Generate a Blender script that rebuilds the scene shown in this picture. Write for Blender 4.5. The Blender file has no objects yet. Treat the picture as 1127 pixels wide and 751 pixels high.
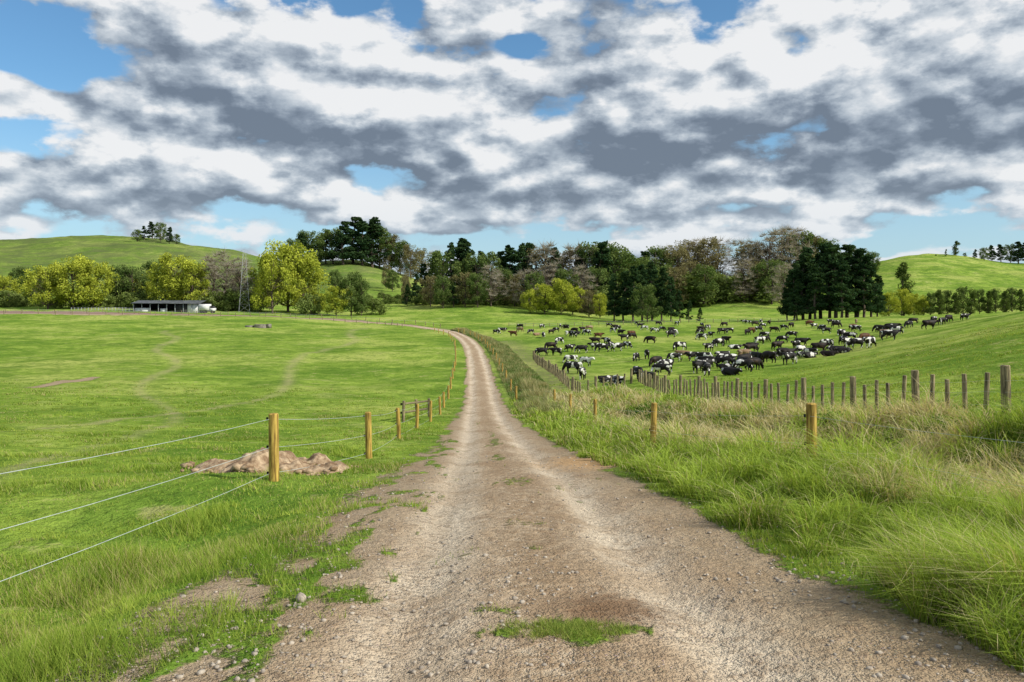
import bpy, math, random
import numpy as np
from mathutils import Vector
rng=np.random.default_rng(7); random.seed(7)
sc=bpy.context.scene
F=877.0; CU=563.5; HV=335.0; CZ=1.7   # survey constants: focal (px), centre bearing, horizon row, eye height

# ---------------------------------------------------------------- helpers
def vnoise(x,y,seed=0):
    x=np.asarray(x,float);y=np.asarray(y,float)
    ix=np.floor(x);iy=np.floor(y);fx=x-ix;fy=y-iy
    fx=fx*fx*(3-2*fx);fy=fy*fy*(3-2*fy)
    def h(a,b):
        s=np.sin(a*127.1+b*311.7+seed*74.7)*43758.5453
        return s-np.floor(s)
    return (h(ix,iy)*(1-fx)+h(ix+1,iy)*fx)*(1-fy)+(h(ix,iy+1)*(1-fx)+h(ix+1,iy+1)*fx)*fy
def fbm(x,y,seed=0,o=4):
    r=0;a=.5;t=0
    for i in range(o):
        c,s=math.cos(i*.9),math.sin(i*.9)
        r=r+a*vnoise((x*c-y*s)*2**i,(x*s+y*c)*2**i,seed+i);t+=a;a*=.5
    return r/t
def sstep(a,b,x):
    t=np.clip((x-a)/(b-a),0,1);return t*t*(3-2*t)
def cubic(xk,yk,xq):
    xk=np.array(xk,float);yk=np.array(yk,float)
    m=np.gradient(yk,xk,axis=-1)
    i=np.clip(np.searchsorted(xk,xq)-1,0,len(xk)-2)
    h=xk[i+1]-xk[i];t=np.clip((xq-xk[i])/h,0,1)
    return ((2*t**3-3*t**2+1)*yk[...,i]+(t**3-2*t**2+t)*h*m[...,i]+(-2*t**3+3*t**2)*yk[...,i+1]+(t**3-t**2)*h*m[...,i+1])

def build(name,V,polys,mats,col=None,attrs=None,smooth=False,link=True):
    me=bpy.data.meshes.new(name)
    V=np.asarray(V,np.float32)
    me.vertices.add(len(V)); me.vertices.foreach_set('co',V.ravel())
    nl=sum(p.size for p,_ in polys); nf=sum(len(p) for p,_ in polys)
    me.loops.add(nl); me.polygons.add(nf)
    me.loops.foreach_set('vertex_index',np.concatenate([p.ravel() for p,_ in polys]).astype(np.int32))
    st=[];mi=[];o=0
    for p,m in polys:
        if len(p)==0: continue
        k=p.shape[1]; st.append(o+np.arange(len(p))*k); o+=p.size; mi.append(np.full(len(p),m))
    me.polygons.foreach_set('loop_start',np.concatenate(st).astype(np.int32))
    me.polygons.foreach_set('material_index',np.concatenate(mi).astype(np.int32))
    if smooth is True: me.polygons.foreach_set('use_smooth',np.ones(nf,bool))
    me.update(calc_edges=True)
    for m in mats: me.materials.append(m)
    if col is not None:
        a=me.attributes.new('col','FLOAT_COLOR','POINT')
        c=np.ones((len(V),4),np.float32);c[:,:3]=col;a.data.foreach_set('color',c.ravel())
    for k,v in (attrs or {}).items():
        a=me.attributes.new(k,'FLOAT','POINT');a.data.foreach_set('value',np.asarray(v,np.float32))
    if not link: return me
    ob=bpy.data.objects.new(name,me);sc.collection.objects.link(ob);return ob

class MB:
    def __init__(s): s.v=[];s.q=[];s.t=[];s.n=0;s.c=[]
    def tube(s,p0,p1,r0,r1,n=6,mat=0,cap=True,col=(1,1,1)):
        p0=np.array(p0,float);p1=np.array(p1,float);d=p1-p0;d/=max(np.linalg.norm(d),1e-9)
        a=np.cross(d,[0,0,1] if abs(d[2])<.9 else [1,0,0]);a/=np.linalg.norm(a);b=np.cross(d,a)
        an=np.arange(n)*2*math.pi/n+math.pi/4
        ring=np.cos(an)[:,None]*a+np.sin(an)[:,None]*b
        b0=s.n;s.v+=list(p0+ring*r0)+list(p1+ring*r1);s.n+=2*n;s.c+=[col]*(2*n)
        for i in range(n):
            j=(i+1)%n;s.q.append((b0+i,b0+n+i,b0+n+j,b0+j,mat))
        if cap:
            s.v.append(p1);s.c.append(col);s.n+=1
            for i in range(n): s.t.append((b0+n+i,s.n-1,b0+n+(i+1)%n,mat))
    def box(s,lo,hi,mat=0,col=(1,1,1)):
        x0,y0,z0=lo;x1,y1,z1=hi;b=s.n
        s.v+=[np.array(p,float) for p in((x0,y0,z0),(x1,y0,z0),(x1,y1,z0),(x0,y1,z0),(x0,y0,z1),(x1,y0,z1),(x1,y1,z1),(x0,y1,z1))]
        s.n+=8;s.c+=[col]*8
        for f in((0,3,2,1),(4,5,6,7),(0,1,5,4),(1,2,6,5),(2,3,7,6),(3,0,4,7)): s.q.append(tuple(b+i for i in f)+(mat,))
    def quad(s,pts,mat=0,col=(1,1,1)):
        b=s.n;s.v+=[np.array(p,float) for p in pts];s.n+=4;s.c+=[col]*4;s.q.append((b,b+1,b+2,b+3,mat))
    def polys(s):
        out=[]
        for L,k in((s.q,4),(s.t,3)):
            if L:
                A=np.array(L)
                for m in np.unique(A[:,k]): out.append((A[A[:,k]==m][:,:k],int(m)))
        return out
    def obj(s,name,mats,**k): return build(name,np.array(s.v),s.polys(),mats,col=np.array(s.c),**k)

# ---------------------------------------------------------------- node DSL
class NT:
    def __init__(s,nt): s.nt=nt
    def n(s,t,**k):
        nd=s.nt.nodes.new(t)
        for a,b in k.items(): setattr(nd,a,b)
        return nd
    def L(s,a,b): s.nt.links.new(a,b)
    def put(s,sock,v):
        if hasattr(v,'is_output'): s.L(v,sock)
        elif v is not None: sock.default_value=v
    def m(s,op,a,b=None,c=None,clamp=False):
        nd=s.n('ShaderNodeMath',operation=op,use_clamp=clamp)
        s.put(nd.inputs[0],a);s.put(nd.inputs[1],b);s.put(nd.inputs[2],c);return nd.outputs[0]
    def vm(s,op,a,b=None):
        nd=s.n('ShaderNodeVectorMath',operation=op);s.put(nd.inputs[0],a)
        if op=='SCALE': s.put(nd.inputs[3],b)
        else: s.put(nd.inputs[1],b)
        return nd.outputs['Value'] if op in('DOT_PRODUCT','LENGTH','DISTANCE') else nd.outputs[0]
    def noise(s,vec,scale,detail=4,rough=.55,dist=0):
        nd=s.n('ShaderNodeTexNoise');s.put(nd.inputs['Vector'],vec)
        nd.inputs['Scale'].default_value=scale;nd.inputs['Detail'].default_value=detail;nd.inputs['Roughness'].default_value=rough;nd.inputs['Distortion'].default_value=dist
        return nd.outputs[0]
    def mr(s,v,a,b,c=0,d=1,smooth=True):
        nd=s.n('ShaderNodeMapRange',interpolation_type='SMOOTHSTEP' if smooth else 'LINEAR')
        s.put(nd.inputs[0],v)
        for i,x in enumerate((a,b,c,d)): s.put(nd.inputs[i+1],x)
        return nd.outputs[0]
    def mix(s,f,a,b,mode='MIX'):
        nd=s.n('ShaderNodeMix',data_type='RGBA',blend_type=mode)
        s.put(nd.inputs[0],f)
        for i,v in((6,a),(7,b)):
            if isinstance(v,tuple) and len(v)==3: v=v+(1,)
            s.put(nd.inputs[i],v)
        return nd.outputs[2]
    def attr(s,name):
        nd=s.n('ShaderNodeAttribute',attribute_name=name);return nd
def newmat(name):
    m=bpy.data.materials.new(name);m.use_nodes=True;t=NT(m.node_tree)
    b=m.node_tree.nodes['Principled BSDF'];b.inputs['Roughness'].default_value=.85
    b.inputs['Specular IOR Level'].default_value=.2
    return m,t,b

def foliage_mat(name,trans=.3):
    m,t,b=newmat(name);c=t.attr('col').outputs['Color'];m.node_tree.nodes.remove(b)
    df=t.n('ShaderNodeBsdfDiffuse');t.L(c,df.inputs[0])
    tr=t.n('ShaderNodeBsdfTranslucent');t.L(t.mix(1.0,c,(1.25,1.15,.6),'MULTIPLY'),tr.inputs[0])
    mx=t.n('ShaderNodeMixShader');mx.inputs[0].default_value=trans
    t.L(df.outputs[0],mx.inputs[1]);t.L(tr.outputs[0],mx.inputs[2]);t.L(mx.outputs[0],m.node_tree.nodes['Material Output'].inputs[0])
    return m
M_blade=foliage_mat('grass_blade',.35); M_leaf=foliage_mat('leaf',.25)
def simple(name,c1,c2,scale=5,rough=.85,stretch=(1,1,1),bump=.3,bd=.02):
    m,t,b=newmat(name);tc=t.n('ShaderNodeTexCoord').outputs['Object']
    v=t.vm('MULTIPLY',tc,stretch);n=t.noise(v,scale,5,.65)
    t.L(t.mix(t.mr(n,.35,.68),c1,c2),b.inputs['Base Color']);b.inputs['Roughness'].default_value=rough
    bp=t.n('ShaderNodeBump');bp.inputs['Strength'].default_value=bump;bp.inputs['Distance'].default_value=bd;t.L(n,bp.inputs['Height']);t.L(bp.outputs[0],b.inputs['Normal'])
    return m
M_bark=simple('bark',(.07,.05,.035),(.15,.12,.09),3,stretch=(1,1,.3))
M_post=simple('post_wood_yellow',(.20,.12,.03),(.62,.43,.10),9,stretch=(3,3,.25),bump=.6,bd=.015)
M_postg=simple('post_wood_weathered',(.09,.075,.045),(.40,.33,.18),8,stretch=(3,3,.3),bump=.5,bd=.01)
M_wire=simple('wire',(.42,.48,.44),(.55,.6,.56),4,rough=.5,bump=0)
M_black=simple('insulator',(.02,.02,.02),(.04,.04,.04),4)
M_white=simple('white_paint',(.62,.62,.6),(.8,.8,.78),1.2)
M_iron=simple('roof_iron',(.07,.075,.085),(.15,.16,.17),.6,rough=.5)
M_dark=simple('shed_interior',(.02,.02,.022),(.05,.05,.05),1)
M_conc=simple('concrete',(.16,.14,.12),(.30,.27,.23),2)
M_steel=simple('galvanised_steel',(.3,.31,.33),(.45,.46,.48),.4,rough=.5)
M_tyre=simple('tyre_rubber',(.02,.02,.02),(.04,.04,.04),4)
M_stone=simple('stone',(.26,.22,.18),(.50,.43,.34),14,bump=.6,bd=.01)
M_clay=simple('clay',(.20,.125,.07),(.52,.39,.25),4.5,bump=.9,bd=.06)

# ---------------------------------------------------------------- terrain
cols=[-250,0,130,280,400,540,700,800,900,1010,1127,1350]
RZ=[(-11,[-.9]*12),(-6,[-1.2]*12),(0,[-1.6]*12),(3.7,[-1.78]*9+[-1.75,-1.7,-1.6]),(8,[-2.3]*9+[-2.2,-2.1,-1.9]),
(13.5,[-3.05,-3.05,-3.02,-3,-3,-2.95,-2.95,-2.9,-2.82,-2.6,-2.35,-2.0]),
(20,[-3.75,-3.75,-3.78,-3.8,-3.8,-3.85,-3.8,-3.65,-3.4,-3.0,-2.5,-1.9]),
(29,[-4.7,-4.7,-4.75,-4.8,-4.85,-4.9,-4.75,-4.4,-3.95,-3.35,-2.75,-1.8]),
(45,[-6,-6.1,-6.2,-6.3,-6.4,-6.5,-5.9,-5.3,-4.5,-3.3,-2.0,-.8])]
RV=[(66,[425,428,430,436,438,440,426,418,405,382,357,330]),
(100,[396,398,399,402,404,404,400,396,388,368,344,325]),
(150,[372,373,374,376,377,378,375,373,369,357,344,331]),
(200,[357,358,360,362,365,366,365,363,359,353,344,337]),
(260,[342,344,346,349,354,358,356,355,352,348,344,339]),
(300,[336,338,340,343,348,349,353,353,352,348,344,340]),
(350,[333,335,336,338,338,336,348,350,350,345,342,338]),
(430,[305,305,310,325,318,330,342,335,335,325,322,315]),
(520,[280,285,285,298,288,328,330,312,312,295,300,300]),
(620,[272,266,260,284,290,326,322,303,305,281,294,290]),
(800,[285,285,285,300,308,322,318,315,312,300,302,300]),
(1200,[315]*12),(3000,[333]*12),(9000,[334.5]*12)]
rowsY=[r[0] for r in RZ]+[r[0] for r in RV]
TAB=np.array([r[1] for r in RZ]+[[-(v-HV)/F*y for v in r] for y,r in RV])
fu=np.linspace(-250,1350,500); fr=np.linspace(math.log(1),math.log(9012),700)
T1=cubic(cols,TAB,fu)
T2=cubic(np.log(np.array(rowsY)+12),T1.T,fr).T
RP=np.array([(.35,-14),(.33,0),(.3,3.7),(.18,8),(-.02,13.5),(-.7,29),(-1.5,45),(-2.4,66),(-4.5,105),(-7.5,145),(-11,175),(-21,222),(-36,250),(-56,262),(-88,264),(-115,260),(-170,252),(-280,240),(-500,225)],float)
sp=np.concatenate([[0],np.cumsum(np.linalg.norm(np.diff(RP,axis=0),axis=1))])
sq=np.linspace(0,sp[-1]-1,150)
RC=np.stack([cubic(sp,RP[:,0],sq),cubic(sp,RP[:,1],sq)],1)
def road_d(x,y):
    x=np.asarray(x,float).ravel();y=np.asarray(y,float).ravel()
    best=np.full(x.shape,1e9);sg=np.ones(x.shape)
    sel=np.where(y<400)[0];X=x[sel];Y=y[sel];B=np.full(X.shape,1e9);S=np.ones(X.shape)
    for i in range(len(RC)-1):
        a=RC[i];d=RC[i+1]-a;l2=d@d
        t=np.clip(((X-a[0])*d[0]+(Y-a[1])*d[1])/l2,0,1)
        ex=X-a[0]-t*d[0];ey=Y-a[1]-t*d[1];D=ex*ex+ey*ey
        k=D<B;B[k]=D[k];S[k]=np.sign(ex*d[1]-ey*d[0])[k]
    best[sel]=np.sqrt(B);sg[sel]=S
    return np.where(best>1e4,1e4,best)*sg
def hwid(y): return np.interp(y,[0,6,13,29,66,200,240,262],[2.1,2.15,2.1,1.9,1.5,1.7,2.4,3.8])
def H(x,y,rd=None):
    x=np.asarray(x,float);y=np.asarray(y,float);sh=x.shape;x=x.ravel();y=y.ravel()
    ye=.5*(y+13.5+np.sqrt((y-13.5)**2+16))
    u=CU+F*x/ye
    a=np.clip((u+250)/1600*499,0,498.999);b=np.clip((np.log(np.maximum(y+12,1)))/math.log(9012)*699,0,698.999)
    i=a.astype(int);j=b.astype(int);fa=a-i;fb=b-j
    z=(T2[j,i]*(1-fa)+T2[j,i+1]*fa)*(1-fb)+(T2[j+1,i]*(1-fa)+T2[j+1,i+1]*fa)*fb
    if rd is None: rd=road_d(x,y)
    rd=rd.ravel()
    off=sstep(1.6,3.5,np.abs(rd))
    z=z-.42*sstep(2.4,3.9,-rd)*(1-sstep(6.5,14,y))
    z=z-.85*np.exp(-((rd-7.4)/1.3)**2)*(1-sstep(30,55,y))+.16*np.exp(-((rd-3.9)/1.0)**2)*(1-sstep(40,60,y))
    ruts=-.085*(np.exp(-((rd-.9)/.28)**2)+np.exp(-((rd+.9)/.28)**2))
    z=z+ruts*(y<120)
    z=z+off*(.22*(fbm(x/4.5,y/4.5,3,3)-.5)+.09*(vnoise(x/.55,y/.55,9)-.5)*(y<60))
    z=z+(1-off)*(.07*(fbm(x/.5,y/.5,13,3)-.5)*(y<60)+.07*(fbm(x/1.6,y/2.2,15,2)-.5))
    z=z+off*sstep(25,120,y)*(1.1*(fbm(x/17,y/17,21,3)-.5)+.35*(fbm(x/5,y/5,23,2)-.5))
    z=z+sstep(330,500,y)*(1-sstep(1000,1500,y))*13*(fbm(x/75,y/75,31,5)-.5)
    return (z+CZ).reshape(sh)
def centre_patch(x,y):
    n3=fbm(x/.10,y/.10,61,4)
    e=((x-.30)/.42)**2+((y-4.62)/.21)**2
    return sstep(1.4,.3,e+(n3-.5)*3.4)
def cover(x,y,rd):
    """grass cover 0..1"""
    hw=hwid(y)+.12*sstep(13,7,y)*(rd<0);n=fbm(x/.6,y/1.3,41,5)-.5
    ar=np.abs(rd)+n*1.0*(y<130)
    g=sstep(hw-.3,hw+.3,ar)
    n2=fbm(x/.22,y/.5,51,5)
    strip=np.exp(-((rd+1.75)/.36)**2)*(y<30)
    g=np.maximum(g,.8*sstep(.50,.64,n2+strip*.17-.09)*(strip>.05))
    g=np.maximum(g,.9*centre_patch(x,y))
    n3=fbm(x/.11,y/.11,61,4)
    for a,b,c,d_,am in((-.12,5.0,.2,.12,.6),(.15,8.6,.3,.3,.4),(-.5,7.0,.3,.3,.3),(.1,13,.3,.8,.5),(-.35,20,.25,1.6,.6),(-.6,27,.25,2.2,.6)):
        e=((x-a)/c)**2+((y-b)/d_)**2;g=np.maximum(g,am*sstep(1.2,.3,e+(n3-.5)*3.0))
    n4=fbm(x/.35,y/1.4,71,5)
    g=np.maximum(g,.6*sstep(.64,.76,n4-.05*np.abs(rd))*(y>7)*(y<60))
    for cx,cy,rx,ry in((-175,262,85,13),(-41,73,1.0,6),(1.9,18.2,.6,2.0)):
        q=((x-cx)/rx)**2+((y-cy)/ry)**2+(fbm(x/2.0,y/2.0,81,3)-.5)*1.8
        g=g*sstep(.5,1.3,q)
    return g
def track(x,y):
    a=np.exp(-((x+8+.42*(y-15)+1.6*np.sin(y/9))/(.22+.004*y))**2)*(y>12)*(y<190)
    b=np.exp(-((x+14+.12*y+2.2*np.sin(y/14))/(.25+.004*y))**2)*(y>20)*(y<220)
    return np.clip((a+b)*(.35+.9*(fbm(x/1.3,y/2.5,77,3)-.3)),0,1)
nr,nc=760,520
yy=3*np.exp(np.linspace(0,math.log(9000/3),nr))-14
s=np.linspace(-1,1,nc);tt=1.5*(.3*s+.7*s**3)
Yg,Tg=np.meshgrid(yy,tt,indexing='ij');Xg=Tg*(Yg+25)
rdg=road_d(Xg,Yg).reshape(Xg.shape)
Zg=H(Xg,Yg,rdg);gmg=cover(Xg,Yg,rdg)
V=np.stack([Xg.ravel(),Yg.ravel(),Zg.ravel()],1)
idx=np.arange(nr*nc).reshape(nr,nc)
Q=np.stack([idx[:-1,:-1],idx[:-1,1:],idx[1:,1:],idx[1:,:-1]],-1).reshape(-1,4)

def ground_mat():
    m,t,b=newmat('pasture_and_track');P=t.n('ShaderNodeNewGeometry').outputs['Position']
    gm=t.attr('gm').outputs['Fac'];rd=t.attr('rd').outputs['Fac'];yv=t.n('ShaderNodeSeparateXYZ');t.L(P,yv.inputs[0]);py=yv.outputs[1]
    nL=t.noise(P,.035,4,.65);nM=t.noise(P,.25,4,.65);nS=t.noise(P,2.2,4,.7);nF=t.noise(P,26,2,.75);fl=t.noise(P,.75,4,.75);nP=t.noise(P,.1,4,.7)
    g=t.mix(t.mr(nM,.34,.66),(.17,.27,.035),(.32,.43,.07))
    g=t.mix(t.mr(nL,.47,.64,0,.8),g,(.46,.50,.13))
    g=t.mix(t.mr(nL,.48,.36,0,.65),g,(.11,.21,.028))
    g=t.mix(t.mr(nP,.49,.36,0,.65),g,(.10,.19,.025))
    g=t.mix(t.mr(nP,.56,.70,0,.6),g,(.44,.46,.15))
    g=t.mix(t.mr(fl,.50,.38,0,.6),g,(.10,.19,.025))
    g=t.mix(t.mr(nS,.48,.68,0,.7),g,(.09,.165,.024))
    g=t.mix(t.mr(nF,.5,.75,0,.4),g,(.06,.11,.018))
    g=t.mix(t.mr(fl,.57,.68,0,.7),g,(.40,.38,.15))
    zz=t.m('MULTIPLY',yv.outputs[2],2.6);tn=t.m('SINE',t.m('ADD',zz,t.m('MULTIPLY',nM,9)))
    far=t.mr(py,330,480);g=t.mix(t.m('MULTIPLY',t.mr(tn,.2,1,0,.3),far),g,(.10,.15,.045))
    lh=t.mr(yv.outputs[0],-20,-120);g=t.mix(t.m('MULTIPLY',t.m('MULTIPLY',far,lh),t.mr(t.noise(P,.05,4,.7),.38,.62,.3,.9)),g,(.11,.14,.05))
    dry=t.attr('dry').outputs['Fac'];g=t.mix(t.m('MULTIPLY',dry,t.mr(nS,.35,.6)),g,(.26,.23,.12))
    trk=t.attr('trk').outputs['Fac'];g=t.mix(t.m('MULTIPLY',trk,.8),g,(.42,.36,.19))
    st=t.vm('MULTIPLY',P,(1,.3,1));a1=t.noise(st,1.3,4,.65);a2=t.noise(P,9,4,.72);a3=t.noise(P,55,2,.7)
    d=t.mix(t.mr(a1,.33,.66),(.46,.335,.215),(.67,.54,.385))
    ar=t.m('ABSOLUTE',rd);tr=t.mr(t.m('ABSOLUTE',t.m('SUBTRACT',ar,.9)),.1,.5,1,0)
    d=t.mix(t.m('MULTIPLY',tr,t.mr(a1,.3,.7,.35,1)),d,(.76,.64,.48))
    mid=t.mr(ar,.1,.65,1,0);d=t.mix(t.m('MULTIPLY',mid,t.mr(a2,.32,.58,.1,.85)),d,(.36,.25,.15))
    d=t.mix(t.mr(fl,.50,.62,0,.45),d,(.37,.255,.155))
    edge=t.mr(t.m('ADD',ar,t.m('MULTIPLY',a1,1.2)),1.6,2.4);d=t.mix(t.m('MULTIPLY',edge,.65),d,(.35,.26,.16))
    d=t.mix(t.mr(a2,.48,.70,0,.7),d,(.30,.21,.135))
    d=t.mix(t.mr(a3,.52,.68,0,.65),d,(.20,.15,.10))
    vo=t.n('ShaderNodeTexVoronoi');t.L(P,vo.inputs['Vector']);vo.inputs['Scale'].default_value=38
    peb=t.mr(vo.outputs['Distance'],.12,.34,1,0);pm=t.mr(nS,.42,.6)
    pc=t.mix(.75,vo.outputs['Color'],(.6,.53,.45))
    d=t.mix(t.m('MULTIPLY',t.m('MULTIPLY',peb,pm),.55),d,pc)
    def blob(cx,cy,rx,ry):
        q=t.vm('MULTIPLY',t.vm('SUBTRACT',P,(cx,cy,0)),(1/rx,1/ry,0));L=t.vm('LENGTH',q)
        return t.mr(t.m('ADD',L,t.m('MULTIPLY',t.m('SUBTRACT',a2,.5),3.2)),.2,1.3,1,0)
    d=t.mix(t.m('MULTIPLY',blob(.66,5.15,.45,.5),.8),d,(.21,.12,.065))
    d=t.mix(t.m('MULTIPLY',blob(1.2,6.2,.9,.6),.45),d,(.36,.235,.13))
    d=t.mix(t.m('MULTIPLY',blob(1.7,18,1.2,2.6),.8),d,(.60,.37,.18))
    yard=t.m('MULTIPLY',t.mr(py,236,250),t.mr(rd,-4,4));d=t.mix(yard,d,(.29,.20,.16))
    w=t.n('ShaderNodeTexWave');w.bands_direction='Y';w.inputs['Scale'].default_value=3.4;w.inputs['Distortion'].default_value=1.0;t.L(P,w.inputs[0])
    tm=t.m('MULTIPLY',t.mr(t.m('ABSOLUTE',t.m('ADD',rd,.95)),.07,.18,1,0),t.mr(py,16,26,1,0))
    tm=t.m('MULTIPLY',t.m('MULTIPLY',tm,w.outputs[1]),t.mr(a1,.4,.6,.2,1));d=t.mix(t.m('MULTIPLY',tm,.55),d,(.30,.23,.155))
    k=t.mr(t.m('ADD',gm,t.m('MULTIPLY',t.m('SUBTRACT',a2,.5),1.8)),.35,.8)
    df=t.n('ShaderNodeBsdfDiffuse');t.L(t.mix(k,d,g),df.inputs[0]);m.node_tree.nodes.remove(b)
    hgt=t.m('ADD',t.m('MULTIPLY',a2,.12),t.m('ADD',t.m('MULTIPLY',a3,.03),t.m('MULTIPLY',t.m('MULTIPLY',peb,pm),.018)))
    hgt=t.m('SUBTRACT',hgt,t.m('MULTIPLY',tm,.02))
    hg=t.m('ADD',t.m('MULTIPLY',nF,.05),t.m('MULTIPLY',nS,.26))
    hm=t.m('ADD',t.m('MULTIPLY',k,hg),t.m('MULTIPLY',t.m('SUBTRACT',1,k),hgt))
    bp=t.n('ShaderNodeBump');bp.inputs['Strength'].default_value=.9;bp.inputs['Distance'].default_value=1.0
    t.L(hm,bp.inputs['Height']);t.L(bp.outputs[0],df.inputs['Normal']);t.L(df.outputs[0],m.node_tree.nodes['Material Output'].inputs[0])
    return m
M_ground=ground_mat()
trk=track(Xg,Yg)
dry=np.clip(np.exp(-((rdg-6.5)/3.2)**2)*(Yg<160)*sstep(8,16,Yg)*.8+np.exp(-((rdg-3.6)/1.2)**2)*sstep(50,70,Yg)*(Yg<240)*.9,0,1)
rq=rdg.ravel()[Q];onroad=(np.abs(rq).min(1)<2.7)&(Yg.ravel()[Q].max(1)<400)
def sub(name,mask):
    q=Q[mask];us,inv=np.unique(q,return_inverse=True)
    return build(name,V[us],[(inv.reshape(-1,4),0)],[M_ground],attrs={'gm':gmg.ravel()[us],'rd':rdg.ravel()[us],'dry':dry.ravel()[us],'trk':trk.ravel()[us]},smooth=True)
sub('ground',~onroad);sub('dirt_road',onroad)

def survey(u,v):
    Y=np.exp(np.linspace(math.log(4),math.log(900),700));x=(u-CU)/F*Y;z=CZ-(v-HV)/F*Y
    g=H(x,Y);k=np.where(z<=g)[0];i=k[0] if len(k) else 600
    return x[i],Y[i],g[i]
def h1(x,y): return float(H(np.array([x]),np.array([y]))[0])

# ---------------------------------------------------------------- grass
def blades(name,x,y,hgt,wid,lean,colr,seg2,base=.75):
    n=len(x);z=H(x,y)-.01;a=rng.uniform(0,2*math.pi,n);dx=np.cos(a)*wid/2;dy=np.sin(a)*wid/2
    la=rng.uniform(0,2*math.pi,n);lx=np.cos(la)*lean*hgt+.12*hgt*-1;ly=np.sin(la)*lean*hgt
    P=np.stack([x,y,z],1);W=np.stack([dx,dy,0*dx],1)
    if seg2:
        mid=P+np.stack([lx*.3,ly*.3,hgt*.55],1);tip=P+np.stack([lx,ly,hgt*(1-.3*lean)],1)
        VV=np.stack([P-W,P+W,mid+W*.7,mid-W*.7,tip],1).reshape(-1,3);b=np.arange(n)[:,None]*5
        pol=[(b+np.array([[0,1,2,3]]),0),(b+np.array([[3,2,4]]),0)];k=5
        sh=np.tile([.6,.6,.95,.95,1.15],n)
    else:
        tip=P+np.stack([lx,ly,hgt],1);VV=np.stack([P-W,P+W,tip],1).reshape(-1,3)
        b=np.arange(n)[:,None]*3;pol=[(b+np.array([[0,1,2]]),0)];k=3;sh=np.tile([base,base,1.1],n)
    C=np.clip(np.repeat(colr,k,0)*sh[:,None],0,.9)  # shade at the blade base painted into vertex colour: dark roots, lighter tips
    return build(name,VV,pol,[M_blade],col=C)
def sample(n,y0,y1,u0,u1,p=0):
    y=y0*np.exp(rng.uniform(0,1,n)*math.log(y1/y0));u=rng.uniform(u0,u1,n)
    return (u-CU)/F*y,y
def mixc(c1,c2,f): return np.array(c1)*(1-f)[:,None]+np.array(c2)*f[:,None]
# short pasture + verge
x,y=sample(540000,2.6,75,-120,1240);rd=road_d(x,y);g=cover(x,y,rd)
mid_=fbm(x/1.3,y/1.3,97,4);tk=track(x,y)
k=(g>rng.uniform(.2,1.05,len(x)))&(rng.uniform(0,1,len(x))<np.where(np.abs(rd)<2.0,.6,.42+.58*sstep(.38,.55,mid_)))&(tk<rng.uniform(.1,.9,len(x)))
x,y,rd,mid_=x[k],y[k],rd[k],mid_[k];n=len(x)
clump=fbm(x/.3,y/.3,91,4);big=fbm(x/5,y/5,95,3)
h=(.012+.075*clump**2+.085*sstep(.5,.74,mid_)**1.5+.015*sstep(.5,.75,big))*rng.uniform(.5,1.4,n);h*=np.where(np.abs(rd)<2.0,.6,1)
h*=1+1.1*np.exp(-((rd+4.1)/.3)**2)*(y<60)
f=np.clip(clump*.7+(1-mid_)*.9-.2+rng.normal(0,.18,n),0,1)
C=mixc((.12,.23,.024),(.46,.55,.10),f)*(.55+.85*fbm(x/3,y/4,99,3))[:,None]
s_=rng.uniform(0,1,n)<(.05+.20*(big<.45));C[s_]=(.50,.44,.2)
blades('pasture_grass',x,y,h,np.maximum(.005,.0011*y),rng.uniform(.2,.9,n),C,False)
x=.30+rng.normal(0,.22,6000);y=4.62+rng.normal(0,.14,6000);k=centre_patch(x,y)>.3;x,y=x[k],y[k];n=len(x)
blades('grass_tuft',x,y,rng.uniform(.012,.05,n),np.full(n,.005),rng.uniform(.3,1.4,n),mixc((.10,.19,.025),(.42,.46,.12),rng.uniform(0,1,n)),False)
# long verge grass right of the track
x,y=sample(450000,2.8,65,560,1420);rd=road_d(x,y)
edge=hwid(y)+.0+.6*(fbm(x/.8,y/.8,101,4)-.35)
k=(rd>edge)&(rd<11.2);x,y,rd=x[k],y[k],rd[k];n=len(x)
cl=fbm(x/.5,y/.5,111,4);bg_=fbm(x/1.8,y/1.8,121,3);rough=sstep(3.4,5.2,rd)*sstep(5,9,y)
h=(.05+.50*sstep(.35,.8,cl)**1.2+.14*sstep(.45,.65,bg_))*(1-rough)+(.10+1.35*cl**1.8)*rough;h*=rng.uniform(.45,1.3,n)*(sstep(1.9,2.5,rd)*.6+.4)
keep=rng.uniform(0,1,n)<(.10+.90*sstep(.38,.58,cl));
f=np.clip(cl*1.7-.4+rng.normal(0,.22,n),0,1)
C=mixc((.06,.14,.017),(.42,.55,.09),f)
st=rng.uniform(0,1,n)<(.07+.74*rough*sstep(.38,.54,bg_)+.14*(bg_>.55));C[st]=mixc((.46,.40,.19),(.76,.67,.40),rng.uniform(0,1,st.sum()))
x,y,h,C=x[keep],y[keep],h[keep],C[keep]
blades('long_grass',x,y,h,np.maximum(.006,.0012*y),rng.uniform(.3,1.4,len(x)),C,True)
# rank roadside growth further down the track
y=rng.uniform(45,215,60000);s2=rng.uniform(1.7,5.6,60000)
cx=np.interp(y,RP[:12,1],RP[:12,0]);x=cx+s2+.6;rd=road_d(x,y);k=rd>1.7;x,y,s2=x[k],y[k],s2[k]
cl=fbm(x/1.6,y/3,131,3);h=(.15+1.6*cl**2*np.exp(-((s2-3.4)/1.5)**2))*rng.uniform(.5,1.2,len(x))
f=rng.uniform(0,1,len(x));C=mixc((.10,.19,.04),(.45,.40,.21),np.clip(f*.8+(cl-.5)*1.5,0,1))
blades('rank_grass',x,y,h,.0013*y,rng.uniform(.3,.8,len(x)),C,False)

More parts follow.
